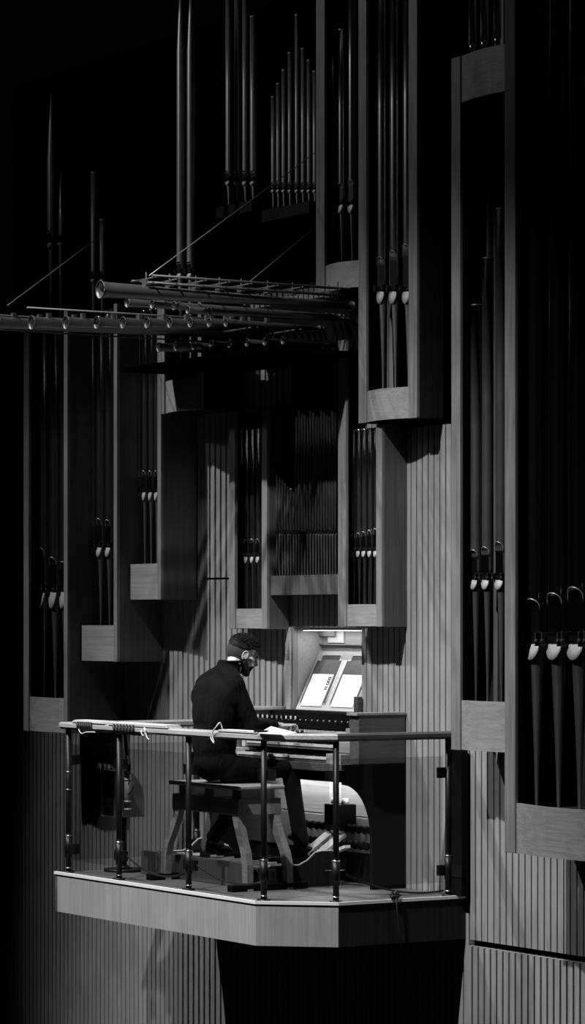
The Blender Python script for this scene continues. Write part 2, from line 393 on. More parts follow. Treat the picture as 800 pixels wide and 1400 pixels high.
# ------------------------------------------------------------ organ pipes
def organ_pipe(s, v, zft, zm, ztop, r, hu, hl, label, group, mat='pipe', tip=None, detail=True, name='organ_pipe', fm=None):
    """zft foot tip, zm mouth slot, hu upper lip height, hl lower lip height"""
    t = thing(name, (s, v, zft), label, 'organ pipe', group)
    t.rotation_euler.z = RZ + R(11)
    seg = 28 if detail else 14
    def flat(z):
        if not detail: return None
        if zm <= z < zm+hu:
            q = (z-zm)/hu; wv = .84*math.sqrt(max(0, 1-q**14)); dd = .62
        elif zm-hl < z < zm:
            q = (zm-z)/hl; wv = .84*math.sqrt(max(0, 1-q**2)); dd = .5
        else: return None
        return math.sqrt(max(.0, 1-wv*wv))
    def lathe(prof):
        bm = MB(); rings = []
        for z, rr in prof:
            fl = flat(z); ring = []
            for k in range(seg):
                a = 2*math.pi*k/seg; x = math.sin(a)*rr; y = -math.cos(a)*rr
                if fl is not None and -y > fl*rr: y = -fl*rr
                ring.append(bm.bm.verts.new((s+x, v+y, z)))
            rings.append(ring)
        for i in range(len(rings)-1):
            for k in range(seg):
                f = bm.bm.faces.new((rings[i][k], rings[i][(k+1) % seg], rings[i+1][(k+1) % seg], rings[i+1][k])); f.smooth = True
        bm.bm.faces.new(rings[0][::-1]); bm.bm.faces.new(rings[-1])
        return bm
    if detail:
        pr = [(zm+.001, r)] + [(zm+hu*q, r) for q in (.3, .6, .8, .88, .93, .97, .995)] + [(zm+hu*1.02, r)]
    else: pr = [(zm, r)]
    if tip: pr += [(ztop-tip, r), (ztop-tip*.5, r*.62), (ztop, r*.12)]
    else: pr += [((zm+hu+ztop)/2, r), (ztop-.012, r), (ztop-.012, r*1.05), (ztop, r*1.05)]
    lathe(pr).build('pipe_body', M[mat], t)
    rt = max(.006, r*.16)
    fp = [(zft, rt*1.3), (zft+.02, rt)]
    zc = zm-hl
    for q in (.25, .5, .75, 1.0): fp.append((zft+.02+(zc-zft-.02)*q, rt+(r*.66-rt)*q**1.25))
    if detail: fp += [(zm-hl*q, r*(.66+.34*(1-q))) for q in (.9, .7, .45, .2, .01)]
    else: fp += [(zm, r)]
    lathe(fp).build('pipe_foot', M[fm or mat], t)
    if not detail: return t
    # lips
    fd = math.sqrt(1-.84**2)*r
    n = 14; w0 = .93*r
    b = MB()            # lower lip: pressed-in half ellipse that tilts towards the light
    top = []; bot = []
    pts = [(w0*math.cos(math.pi*i/n), -hl*.92*math.sin(math.pi*i/n)) for i in range(n+1)]
    def pos(x, dz):
        q = -dz/(hl*.92); y = -(fd*.75 + (.96*r - fd*.75)*q**.75)
        return (s+x, v+y-.002, zm-.018*r/.04*.3+dz)
    vs = [b.bm.verts.new(pos(*p)) for p in pts]; vb = [b.bm.verts.new((q.co.x, q.co.y+.004, q.co.z-.003)) for q in vs]
    cx = [b.bm.verts.new(pos(w0*math.cos(math.pi*i/n)*.5, -hl*.92*math.sin(math.pi*i/n)*.5)) for i in range(n+1)]
    for i in range(n): b.bm.faces.new((vs[i], vs[i+1], cx[i+1], cx[i]))
    for i in range(n): b.bm.faces.new((vs[i], vb[i], vb[i+1], vs[i+1]))
    b.bm.faces.new(cx)
    b.build('lower_lip', M['lip'], t, smooth=True)
    b = MB()            # flattened plate of the upper lip
    xs = [(.84*math.cos(math.pi*i/14), math.sin(math.pi*i/14)**.5) for i in range(15)]
    A_ = [b.bm.verts.new((s+x*r*.97, v-fd*1.04, zm+.012 if i in (0, 14) else zm+hu*(.55+.40*q))) for i, (x, q) in enumerate(xs)]
    b.bm.faces.new(A_); b.build('upper_lip', M['polish'], t)
    b = MB()            # raised tube added as the bright arc glint over the upper lip
    arc = []
    for i in range(17):
        x = .86*math.cos(math.pi*i/16); q = math.sin(math.pi*i/16)**.55
        arc.append((s+x*r, v-math.sqrt(max(0, 1-x*x))*r-.001, zm+hu*(.72+.28*q) if 0 < i < 16 else zm+hu*.72))
    b.tube(arc, max(.003, r*.065), 6)
    b.build('upper_lip_glint', M['lip_glint'], t)
    b = MB()
    b.box((s-r*.8, v-fd*1.05-.002, zm-.012), (s+r*.8, v-fd*.3, zm+r*.42)); b.build('mouth', M['black'], t)
    for sg in (-1, 1):
        b = MB(); b.box((s+sg*r*.86, v-r*1.25, zm-r*.5), (s+sg*r*1.02, v-fd*.3, zm+r*.75), .002)
        b.ball((s+sg*r*.95, v-r*1.1, zm-r*.05), (r*.2, r*.28, r*.28), 8, 6); b.build('ear', M['ear'], t)
    return t
def row(pxs, vp, yarch, yslot, ylip, zft, ztops, r, group, where, mat='pipe', names=None, **k):
    for i, px in enumerate(pxs):
        s = s_at(px, vp); ya = yarch[i] if isinstance(yarch, (list, tuple)) else yarch
        rr = r[i] if isinstance(r, (list, tuple)) else r
        zm = z_at(yslot, s, vp); hu = z_at(ya, s, vp)-zm; hl = zm-z_at(ylip, s, vp)
        zt = ztops[i] if isinstance(ztops, (list, tuple)) else ztops
        organ_pipe(s, vp, zft, zm, zt, rr, hu, hl, '%s tin pipe with arched mouth in %s' % (names[i], where), group, mat, **k)
O3 = ['leftmost', 'middle', 'rightmost']; O4 = ['leftmost', 'second from left', 'third from left', 'rightmost']
def fz(y, s1, v, d=-.035): return z_at(y, s1, v)+d
row([60, 76, 90], AV+.15, [748, 762, 768], 806, 833, fz(955, A1, AV), 4.2, [.054, .050, .046], 'pipes of the lowest left tower', 'the lowest tower at the far left', fm='foot', names=O3)
row([126, 138, 150], BV+.13, [708, 709, 711], 746, 762, fz(855, B1, BV), 4.2, .034, 'pipes of the second left tower', 'the second tower from the left', fm='foot', names=O3)
row([190, 198.5, 207, 215], CV+.11, 644, 671, 685, fz(770, C1, CV), 4.2, .022, 'pipes of the third left tower', 'the third tower from the left', fm='foot', names=O4)
row([330, 338, 346, 354], EV+.10, 737, 759, 770, fz(832, E1, EV), fz(575, E1, EV), .0205, 'pipes above the organist', 'the small tower above the organist', names=O4)
row([484, 491.5, 499, 507, 515], EV+.10, [731, 729, 727, 725, 723], 751, 762, fz(826, G1, EV), 3.16, .0205, 'pipes right of the lit niche', 'the small tower above the niche', names=['leftmost', 'second from left', 'middle', 'second from right', 'rightmost'])
row([524, 541, 559], HV+.10, [352, 343, 334], 396, 416, fz(527, H1, HV), ZT-.1, .041, 'pipes of the high curved tower', 'the high curved tower right of centre', fm='foot', names=O3)
row([455, 468, 482], HV+.12, [256, 251, 245], 278, 292, fz(360, K0+.3, HV), [z_at(74, K0+.1, HV), z_at(36, K0+.2, HV), 6.6], .03, 'pipes of the dim upper tower', 'the dim upper tower', names=O3)
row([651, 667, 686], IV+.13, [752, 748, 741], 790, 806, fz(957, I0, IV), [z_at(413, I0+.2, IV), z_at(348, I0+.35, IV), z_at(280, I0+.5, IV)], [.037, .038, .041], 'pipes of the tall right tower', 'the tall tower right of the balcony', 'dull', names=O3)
row([734, 764, 793, 825], JV+.17, [819, 811, 803, 796], 876, 902, fz(1097, J0, JV), 6.35, [.066, .069, .073, .076], 'pipes of the largest right tower', 'the largest tower at the right edge', 'polish', fm='foot', names=['leftmost', 'second from left', 'third from left', 'fourth from left'])
# small wooden / thin pipes behind the tall right tower
for i, px in enumerate([659, 669, 681]):
    s = s_at(px, 1.34); t = thing('wooden_pipe', (s, 1.34, zi[1]), '%s square wooden pipe behind the tall right tower, above its tin pipes' % O3[i], 'organ pipe', 'square wooden pipes behind the right tower')
    MB().box((s-.022, 1.32, zi[1]-.035), (s+.022, 1.36, z_at(168, s, 1.34))).build('pipe_body', M['wood_pipe'], t)
    MB().box((s-.026, 1.316, z_at(168, s, 1.34)), (s+.026, 1.364, z_at(164, s, 1.34))).build('pipe_cap', M['dark_wood'], t)
for i, px in enumerate([646, 662, 680]):
    s = s_at(px, 1.22)
    organ_pipe(s, 1.22, zi[3]-.01, zi[3]+.1, 6.7, .028, .05, .03, '%s thin pipe rising above the upper curved panel of the right tower' % O3[i].replace('most', '-hand'), 'pipes above the upper curved panel', detail=False)
ORD = 'first second third fourth fifth sixth seventh eighth ninth tenth eleventh twelfth thirteenth fourteenth fifteenth sixteenth seventeenth eighteenth nineteenth twentieth twenty-first twenty-second'.split()
# row of many small pipes in the central chest
n = 22
for i in range(n):
    px = 379 + (459-379)*i/(n-1); vp = FV+.055; s = s_at(px, vp)
    zt = z_at(648 + 4*i if i < 7 else 560+3*(i % 4), s, vp)
    zm = z_at(729, s, vp)
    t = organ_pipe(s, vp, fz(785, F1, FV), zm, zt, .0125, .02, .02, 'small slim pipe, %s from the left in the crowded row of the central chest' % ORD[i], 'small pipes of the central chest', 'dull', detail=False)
    MB().box((s-.009, vp-.0145, zm-.004), (s+.009, vp-.008, zm+.012)).build('mouth', M['black'], t)
# high ranks above, half lost in the dark
def high_rank(pxs, vp, ybase, ymouth, ytops, r, group, where, tip=None, mat='satin'):
    for i, px in enumerate(pxs):
        s = s_at(px, vp); zm = z_at(ymouth, s, vp); zb = z_at(ybase, s, vp)
        zt = min(6.75, z_at(ytops[i], s, vp)); rr = r[i] if isinstance(r, list) else r
        o = ['first', 'second', 'third', 'fourth', 'fifth', 'sixth', 'seventh', 'eighth', 'ninth'][i]
        organ_pipe(s, vp, zb, zm, zt, rr, rr*2.6, rr*1.6, '%s pipe from the left in %s' % (o, where), group, mat, tip=tip)
high_rank([313, 325, 336, 346.5], 1.55, 282, 246, [-8, -8, -6, 22], .026, 'high rank of four bright pipes', 'the high rank of four tall dim pipes')
high_rank([374, 381, 388.5, 397, 406.5, 415, 423, 431], 1.62, 285, 258, [132, 114, 95, 72, 20, 66, 82, 97], .0185, 'high stepped rank of eight pipes', 'the high stepped rank of eight pipes')
high_rank([247, 261], 1.10, 512, 372, [-20, -20], .03, 'two tall pointed pipes', 'the pair of tall pipes tapering at the top', tip=.5)
high_rank([70, 83], 1.10, 460, 330, [128, 236], [.034, .022], 'far left pipe tips', 'the faint pair above the far left tower', tip=.55)
high_rank([128, 140], 1.15, 460, 380, [235, 300], .022, 'upper left pipes', 'the faint pair above the second tower')
mb = MB(); mb.box((s_at(303, 1.5), 1.45, z_at(300, s_at(303, 1.5), 1.5)), (s_at(352, 1.5), 1.7, z_at(282, s_at(325, 1.55), 1.55)))
tag(mb.build('wind_chest', M['shade_dark']), 'dark wooden chest carrying the high rank of four pipes', 'wind chest')
mb = MB(); mb.box((s_at(368, 1.57), 1.5, z_at(302, s_at(368, 1.5), 1.5)), (s_at(434, 1.57), 1.75, z_at(285, s_at(400, 1.62), 1.62)))
tag(mb.build('wind_chest', M['shade_dark']), 'dark wooden chest carrying the high stepped rank of eight pipes', 'wind chest')

# ------------------------------------------------------------ horizontal trumpets
def trumpet(s, vtip, vend, z, rb, re, label, group, zend=None):
    t = thing('horizontal_trumpet', (s, vtip, z), label, 'organ trumpet', group)
    zend = z if zend is None else zend
    L = vend-vtip; n = 20; b = MB(); rings = []
    prof = []
    for q, f in ((0, 1.16), (.008, 1.06), (.03, 1.0), (.3, None), (.6, None), (1, None)):
        rr = rb*f if f else rb+(re-rb)*q
        prof.append((q, rr))
    inner = [(q, rr-.003) for q, rr in prof[:4]][::-1]
    full = [(p, r_) for p, r_ in prof[::-1]] + [(0, rb*1.16-.002)] + [(q, rr) for q, rr in inner[::-1][1:]]
    for q, rr in full:
        rings.append([b.bm.verts.new((s+rr*math.cos(2*math.pi*k/n), vtip+L*q, z+(zend-z)*q+rr*math.sin(2*math.pi*k/n))) for k in range(n)])
    for i in range(len(rings)-1):
        for k in range(n):
            f = b.bm.faces.new((rings[i][k], rings[i][(k+1) % n], rings[i+1][(k+1) % n], rings[i+1][k])); f.smooth = True
    b.bm.faces.new(rings[0]); b.bm.faces.new(rings[-1])
    b.build('resonator', M['brass'], t)
    MB().tube([(s, vtip+.001, z), (s, vtip+.001, z)], .001, 6) if False else None
    b = MB(); m = 20
    b.tube([(s+rb*1.14*math.cos(2*math.pi*k/m), vtip, z+rb*1.14*math.sin(2*math.pi*k/m)) for k in range(m+1)], .003, 6); b.build('bell_rim', M['frame'], t)
    b = MB(); b.tube([(s, vend, zend), (s, vend+.03, zend)], [re*1.5, re*1.5], 10); b.tube([(s, vend+.03, zend), (s, vend+.12, zend)], [re*1.2, re*.8], 10); b.build('boot', M['pipe_dark'], t)
    return t
ZB = 4.015
sb = -.768
trumpet(sb, v_at(137, sb), 1.24, ZB, .052, .024, 'largest horizontal trumpet pipe with flared bell above the row', 'horizontal trumpets')
ZL = 3.895
pl = [-5, 43, 90, 132, 168, 201, 232, 260, 286, 309]
Yt = 21.27
trumps = []
for i, px in enumerate(pl):
    X = (px-400)/4200*Yt; s = UX*(X-OX)+UY*(Yt-OY); v = VX*(X-OX)+VY*(Yt-OY)
    r = .044-.002*i
    trumpet(s, v, 1.24, ZL, r, .014, 'horizontal trumpet in the lower row, %s' % ['bell beyond the left edge', 'longest visible bell', 'second bell from the left', 'third bell from the left', 'fourth bell from the left', 'fifth bell from the left', 'fourth bell from the right', 'third bell from the right', 'second bell from the right', 'shortest, bell at the right'][i], 'horizontal trumpets')
    trumps.append((s, v, r))
for i, (px, y) in enumerate([(174, 412), (208, 414), (238, 416), (257, 422), (287, 424)]):
    X = (px-400)/4200*20.75; s = UX*(X-OX)+UY*(.75); v = VX*(X-OX)+VY*.75
    trumpet(s, v, 1.24, z_at(y, s, v)-.01, .028-.001*i, .012, 'small horizontal trumpet under the largest one, %s' % ['its bell farthest left', 'second bell from left', 'third bell from left', 'fourth bell from left', 'its bell farthest right'][i], 'small trumpets under the large one')
for i in range(8):
    s = -1.78+.125*i; trumpet(s, .28+.07*i, 1.24, 3.76, .030-.001*i, .012, '%s short dark trumpet of the lowest tier, hidden below the others' % ['first', 'second', 'third', 'fourth', 'fifth', 'sixth', 'seventh', 'eighth'][i], 'lowest tier of short trumpets')
# supporting frame
fr = thing('trumpet_frame', (-.8, .9, 3.7), 'black steel frame with clamps that carries the horizontal trumpets', 'frame')
zt = ZB+.10
for ds, za in ((-.16, .09), (.05, .06), (.12, .10)):
    b = MB(); b.tube([(sb+ds, v_at(196, sb), ZB+za), (sb+ds, 1.15, ZB+za)], .009, 8); b.build('rail', M['frame'], fr)
for px in (200, 232, 268, 300, 330, 366, 400, 450):
    vv = v_at(px, sb); b = MB(); b.box((sb-.03, vv-.018, ZB+.045), (sb+.03, vv+.018, ZB+.085), .003); b.tube([(sb-.18, vv, ZB+.09), (sb+.14, vv, ZB+.09)], .006, 6)
    b.tube([(sb, vv, ZB+.05), (sb, vv, ZB+.135)], .005, 6); b.build('clamp', M['frame'], fr)
b = MB(); vv = v_at(452, sb); b.box((sb-.02, vv, ZB+.03), (sb+.02, vv+.05, ZB+.10)); b.tube([(sb, vv+.06, ZB+.05), (sb, vv+.06, ZB+.16)], .005, 6); b.build('clamp', M['frame'], fr)
# lower frame
for dv, zz in ((.0, .052), (.0, -.05)):
    a0 = trumps[0]; b = MB()
    b.tube([(a0[0]+.0, a0[1]-.2, ZL+zz), (a0[0], 1.15, ZL+zz)], .006, 6); b.build('rail', M['frame'], fr)
b = MB(); b.tube([(trumps[3][0], trumps[0][1]+.05, ZL+.075), (trumps[3][0], v_at(330, trumps[3][0]), ZL+.075)], .006, 6); b.build('rail', M['grey'], fr)
for vv in (.5, .85):
    b = MB(); b.tube([(-1.25-.55*(vv < .3), vv, ZL-.06), (-.8, vv, ZL-.06)], .008, 6); b.build('cross_bar', M['frame'], fr)
for i, (s, v, r) in enumerate(trumps):
    for dv in (.12, .32):
        b = MB(); b.box((s-.016, v+dv, ZL+r*.8), (s+.016, v+dv+.03, ZL+r+.03), .003); b.build('clip', M['frame'], fr)
b = MB(); b.box((-2.15, 1.28, 3.70), (-.64, 1.36, 4.12), .01); b.build('mounting_beam', M['black'], fr)
b = MB(); b.box((-2.75, .5, 3.66), (-.66, 1.30, 3.69), .004); b.build('shade_board', M['void'], fr)  # board added to shade the case below, black so it stays unseen
for s0 in (-2.0, -.75):
    b = MB(); b.bar((s0, 1.35, 3.9), (s0, 1.42, 3.9), .05, .05); b.build('bracket', M['black'], fr)
def cable(a, b, r, label, cat='cable', sag=0.0, name='suspension_cable', mat='wire', group=None):
    m = MB(); a = Vector(a); b = Vector(b); pts = []
    for i in range(13):
        q = i/12; p = a.lerp(b, q); p.z -= sag*4*q*(1-q); pts.append(p)
    m.tube(pts, r, 6); return tag(m.build(name, M[mat]), label, cat, group)
va = v_at(204, sb); sb2 = s_at(470, 1.7)
cable((sb, va, z_at(377, sb, va)), (sb2, 1.7, z_at(180, sb2, 1.7)), .0035, 'thin wire running up from the largest trumpet to the right', group='wires holding the trumpets')
s1_ = trumps[0][0]; v1_ = v_at(10, s1_); s2_ = s_at(142, 1.25)
cable((s1_, v1_, z_at(418, s1_, v1_)), (s2_, 1.25, z_at(319, s2_, 1.25)), .0035, 'thin wire rising from the lower trumpets at the far left', group='wires holding the trumpets')
va = v_at(338, sb); s2_ = s_at(430, 1.6)
cable((sb, va, z_at(388, sb, va)), (s2_, 1.6, z_at(312, s2_, 1.6)), .0035, 'short thin wire above the middle of the largest trumpet', group='wires holding the trumpets')

# ------------------------------------------------------------ console
SC = -1.37
con = thing('organ_console', (SC, 1.2, 0), 'wooden organ console with stop knobs and a lit music desk before the organist', 'organ console')
CR = -.335; CL = 2*SC-CR
ZK = 1.20
# right and left stop jambs (boxes beside the keys)
for sg, s0, s1 in ((1, CR-.115, CR), (-1, CL, CL+.5)):
    b = MB(); b.box((s0, 1.02, .855), (s1, 1.40, 1.185), .004); b.build('jamb', M['console'], con)
    b = MB(); b.box((s0-.008, 1.0, 1.185), (s1+.006, 1.405, 1.205), .004); b.build('jamb_top', M['bench'], con)
# end panels with the curved bracket
def endpanel(s0, s1):
    pts = [(1.40, 0), (1.13, 0), (1.13, .36)]
    for i in range(9):
        a = math.pi/2*i/8; pts.append((1.13-.23*(1-math.cos(a)), .36+.36*math.sin(a)))
    pts += [(.90, .855), (1.40, .855)]
    b = MB(); b.prism(pts, 'x', s0, s1); b.build('end_panel', M['black'], con)
endpanel(CR-.03, CR); endpanel(CL, CL+.03)
b = MB(); b.box((CL+.03, .93, .80), (CR-.03, 1.40, .853), .004); b.build('key_desk', M['console'], con)
b = MB(); b.box((CL+.03, 1.27, .853), (CR-.12, 1.40, 1.18)); b.build('key_back', M['black'], con)
# three manuals
ks0, ks1 = -1.86, -.66
for k, (zk, vk) in enumerate(((.875, .98), (.955, 1.06), (1.045, 1.14))):
    b = MB(); b.box((ks0, vk, zk-.02), (ks1, vk+.16, zk-.002)); kb = b.build('manual', M['console'], con)
    b = MB(); nk = 36; wk = (ks1-ks0)/nk
    for i in range(nk):
        b.box((ks0+wk*i+.0008, vk-.006, zk), (ks0+wk*(i+1)-.0008, vk+.13, zk+.016))
    tag(b.build('natural_keys', M['ivory'], kb), 'white natural keys')
    b = MB()
    for i in range(nk):
        if i % 7 in (0, 1, 3, 4, 5): b.box((ks0+wk*(i+1)-.006, vk+.045, zk+.0165), (ks0+wk*(i+1)+.006, vk+.13, zk+.028))
    tag(b.build('sharp_keys', M['black'], kb), 'black sharp keys')
    b = MB(); b.box((ks1+.005, vk-.02, zk-.03), (ks1+.19, vk+.16, zk+.045), .006); b.build('key_cheek', M['bench'], con)
    b = MB(); b.box((ks0-.2, vk-.02, zk-.03), (ks0-.005, vk+.16, zk+.045), .006); b.build('key_cheek', M['pale_wood'], con)
for i in range(14):
    b = MB(); b.tube([(ks0+.08+i*.078, 1.268, 1.125), (ks0+.08+i*.078, 1.258, 1.125)], .006, 8); b.build('piston', M['grey'], con)
# slanted jamb face with draw knobs on the left
jl0, jl1 = CL+.5, -1.88
b = MB(); b.box((CL+.5, 1.14, 1.05), (jl1, 1.40, 1.185), .003); b.build('stop_panel', M['console'], con)
b = MB(); b.box((CL+.48, 1.11, 1.186), (jl1+.02, 1.405, 1.21), .004); b.build('stop_panel_top', M['rail'], con)
for r_ in range(2):
    for i in range(9):
        s = s_at(343+i*6.4, 1.0); z = 1.15-.055*r_
        b = MB(); b.tube([(s, 1.14, z), (s, 1.09, z), (s, 1.085, z), (s, 1.06, z)], [.006, .006, .015, .016], 12); kn = b.build('draw_knob', M['black'], con)
        b = MB(); b.tube([(s, 1.0598, z), (s, 1.0585, z)], .0125, 12); b.build('knob_face', M['ivory'], kn)
b = MB(); b.box((CL+.06, 1.018, .99), (CL+.16, 1.03, 1.09)); b.build('label_plate', M['white'], con)
# knee panel, lit from below the keys
b = MB(); b.box((CL+.031, 1.375, .465), (CR-.031, 1.398, .80)); b.build('knee_panel', M['pale_wood'], con)
b = MB(); b.box((CL+.031, 1.345, .215), (CR-.031, 1.398, .455)); b.build('toe_panel', M['pale_wood'], con)
b = MB(); b.box((CL+.031, 1.345, .004), (CR-.031, 1.398, .213)); b.build('kick_board', M['black'], con)
# toe studs
for r_ in range(2):
    for i in range(13):
        s = s_at(506-i*8.2, 1.28); z = .375-.105*r_
        if i in (5, 6): continue
        b = MB(); b.tube([(s, 1.345, z-.02), (s, 1.29-.03*r_, z)], .012, 10); st = b.build('toe_stud_stem', M['steel'], con)
        b = MB(); b.tube([(s, 1.295-.03*r_, z), (s, 1.25-.03*r_, z+.02)], [.028, .022], 12); b.ball((s, 1.25-.03*r_, z+.02), .024, 10, 6); b.build('toe_stud', M['black'], st)
# swell pedals and their box
s = s_at(457, 1.22)
b = MB(); b.box((s-.10, 1.20, .37), (s+.10, 1.34, .55), .006); b.build('pedal_box', M['black'], con)
for ds in (-.07, .06):
    b = MB(); b.tube([(s+ds, 1.27, .55), (s+ds, 1.27, .59)], .026, 14); b.build('pedal_box_cap', M['white'], con)
for ds in (-.09, .07):
    b = MB(); b.bar((s+ds, 1.03, .20), (s+ds, 1.24, .34), .10, .02); b.build('swell_pedal', M['oak_h'], con)
b = MB(); b.bar((s_at(436, 1.1), 1.1, .17), (s_at(475, 1.1), 1.1, .28), .05, .02); b.build('balance_bar', M['white'], con)
# music desk
md0, md1 = NS0+.02, NS1-.02
b = MB(); b.prism([(1.425, 1.19), (1.445, 1.185), (1.645, 1.60), (1.63, 1.61)], 'x', md0, md1); desk = b.build('music_desk', M['pale_wood'], con)
def on_desk(u, h, off):
    """point on the desk front: h 0..1 upwards"""
    a = Vector((1.425, 1.19)); c = Vector((1.63, 1.61)); n = Vector((-(c.y-a.y), (c.x-a.x))).normalized()
    p = a.lerp(c, h)+n*off
    return (u, p.x, p.y)
def quad(b, pts, th=.002):
    n = 0
    A = [b.bm.verts.new(on_desk(u, h, th)) for u, h in pts]; B_ = [b.bm.verts.new(on_desk(u, h, .0003)) for u, h in pts]
    b.bm.faces.new(A); b.bm.faces.new(B_[::-1]); k = len(pts)
    for i in range(k): b.bm.faces.new((A[i], A[(i+1) % k], B_[(i+1) % k], B_[i]))
for i, (a, c) in enumerate(((md0+.03, md0+.37), (md0+.43, md0+.77))):
    out = [(a, .10), (c, .10), (c, .84), (c-.04, .84), (c-.04, .93), (a+.05, .93), (a+.05, .84), (a, .84)]
    b = MB(); quad(b, out, .003); b.build('desk_inlay', M['dark_wood'], desk)
    b = MB(); pp = [on_desk(u, h, .004) for u, h in out]; b.tube(pp+[pp[0]], .0035, 5); b.build('inlay_edge', M['white'], desk)
b = MB(); b.box((md0-.01, 1.30, 1.165), (md1+.05, 1.44, 1.19), .004); b.build('desk_ledge', M['black'], con)
for i, (a, c) in enumerate(((md0+.055, md0+.33), (md0+.455, md0+.74))):
    b = MB(); quad(b, [(a, .06), (c, .06), (c, .60), (a, .60)], .008)
    o = b.build('sheet_music', M['paper'], None, (a, 1.43, 1.2))
    tag(o, ['left printed music page with a small emblem, on the lit desk', 'right printed music page on the lit desk'][i], 'sheet music', 'music pages on the desk')
    if i == 0:
        b = MB()
        e0 = c-.045
        for (ua, ha, ub, hb) in ((0, .42, .036, .436), (0, .54, .036, .556), (0, .42, .009, .556), (.028, .42, .037, .556), (.010, .46, .026, .48), (.012, .50, .024, .52), (0, .34, .034, .36), (.0, .375, .034, .395)):
            A = [b.bm.verts.new(on_desk(e0+u, h, .0095)) for u, h in ((ua, ha), (ub, ha), (ub, hb), (ua, hb))]; b.bm.faces.new(A)
        b.build('printed_emblem', M['black'], o)
b = MB(); sx = s_at(489, 1.38); b.box((sx-.02, 1.36, 1.19), (sx+.03, 1.40, 1.30), .004); b.build('desk_stop', M['console'], con)
b = MB(); b.tube([(ks1+.02, 1.2, 1.12), (ks1+.02, 1.15, 1.12)], [.02, .024], 14); b.build('knob', M['steel'], con)
# lamps of the console
lp = thing('desk_lamp', (-1.37, 1.58, NZ1-.06), 'bright strip lamp at the top of the niche above the music desk', 'lamp')
MB().box((-1.72, 1.49, NZ1-.024), (-.98, 1.62, NZ1-.0205)).build('housing', M['grey'], lp)
MB().box((-1.74, 1.46, NZ1-.027), (-1.0, 1.61, NZ1-.0245)).build('diffuser', M['lamp'], lp)
lk = thing('knee_lamp', (-1.2, 1.27, .76), 'strip lamp under the key desk lighting the toe studs', 'lamp')
MB().box((-1.9, 1.25, .77), (-.5, 1.31, .799)).build('housing', M['black'], lk)
MB().box((-1.85, 1.26, .764), (-.55, 1.30, .769)).build('tube', M['lamp2'], lk)
b = MB(); b.box((CL+.035, 1.10, .715), (CR-.035, 1.12, .799), .003); b.build('valance', M['black'], con)

# ------------------------------------------------------------ pedalboard
pb = thing('pedalboard', (-1.5, .8, 0), 'low wooden pedalboard under the bench and the organist\'s feet', 'pedalboard')
p0, p1 = -2.36, -.74
b = MB(); b.box((p0, .46, .002), (p1-.15, .49, .17), .003); b.build('front_board', M['dark_wood'], pb)
for s in (p0, p1-.03):
    pts = [(.49, .002), (1.12, .002), (1.12, .24), (.98, .24), (.93, .23), (.87, .18), (.80, .15), (.49, .15)]
    MB().prism(pts, 'x', s, s+.03).build('cheek', M['shade_dark'], pb)
    m = MB(); m.tube([(s+.015, p[0], p[1]+.004) for p in pts[2:]], .006, 6); m.build('cheek_edge', M['pale_wood'], pb)
b = MB(); b.box((p0+.03, .95, .002), (p1-.03, 1.12, .10)); b.build('heel_board', M['black'], pb)
b = MB(); b.box((p0+.03, .50, .002), (p1-.03, .95, .01)); b.build('base_board', M['black'], pb)
for i in range(32):
    s = p0+.06+i*(p1-p0-.12)/31
    sharp = i % 12 in (1, 3, 6, 8, 10)
    if sharp:
        b = MB(); b.box((s-.011, .50, .11), (s+.011, 1.0, .13), .002); b.box((s-.011, .84, .13), (s+.011, 1.0, .17), .004); b.build('pedal', M['black'], pb)
    else:
        b = MB(); b.box((s-.011, .50, .12), (s+.011, 1.0, .145), .003); b.build('pedal', M['pale_wood'], pb)

# ------------------------------------------------------------ bench
bn = thing('organ_bench', (-1.26, .53, 0), 'wooden organ bench with curved splayed legs under the organist', 'bench')
b0, b1, bv0, bv1, zs = -1.72, -.82, .355, .70, .705
b = MB(); b.box((b0-.03, bv0-.015, zs-.028), (b1+.03, bv1+.015, zs), .009); b.build('seat', M['rail'], bn)
b = MB()
b.box((b0+.03, bv0+.04, zs-.09), (b0+.14, bv1-.04, zs-.028)); b.box((-1.33, bv0+.04, zs-.09), (-1.21, bv1-.04, zs-.028)); b.box((b1-.14, bv0+.04, zs-.09), (b1-.02, bv1-.04, zs-.028)); b.build('riser_block', M['pale_wood'], bn)
za0, za1 = zs-.20, zs-.09
b = MB(); b.box((b0, bv0, za0), (b1, bv0+.03, za1), .004); b.box((b0, bv1-.03, za0), (b1, bv1, za1), .004)
b.box((b0, bv0+.03, za0), (b0+.03, bv1-.03, za1), .004); b.box((b1-.03, bv0+.03, za0), (b1, bv1-.03, za1), .004); b.build('apron', M['bench'], bn)
def leg(s, v, ds, dv):
    prof = [(0, zs-.09, .040), (0, za0, .042), (.02, za0-.06, .040), (.07, za0-.16, .036), (.125, za0-.25, .034), (.15, za0-.33, .034), (.155, .06, .032), (.155, 0.0, .036)]
    b = MB(); rings = []
    for q, z, w_ in prof:
        cs, cv = s+ds*q, v+dv*q*.9
        rings.append([b.bm.verts.new((cs+x*w_, cv+y*.024, z)) for x, y in ((-1,-1),(1,-1),(1,1),(-1,1))])
    for i in range(len(rings)-1):
        for k in range(4): b.bm.faces.new((rings[i][k], rings[i][(k+1) % 4], rings[i+1][(k+1) % 4], rings[i+1][k]))
    b.bm.faces.new(rings[0]); b.bm.faces.new(rings[-1])
    return b
for s, ds in ((b0+.045, -1.0), (b1-.045, 1.0)):
    for v, dv in ((bv0+.03, -.12), (bv1-.03, .12)):
        leg(s, v, ds, dv).build('leg', M['bench'], bn)
for s in (b0-.11, b1+.11):
    b = MB(); b.box((s-.035, bv0-.13, .0), (s+.035, bv1+.13, .045), .006); b.build('foot_rail', M['black'], bn)

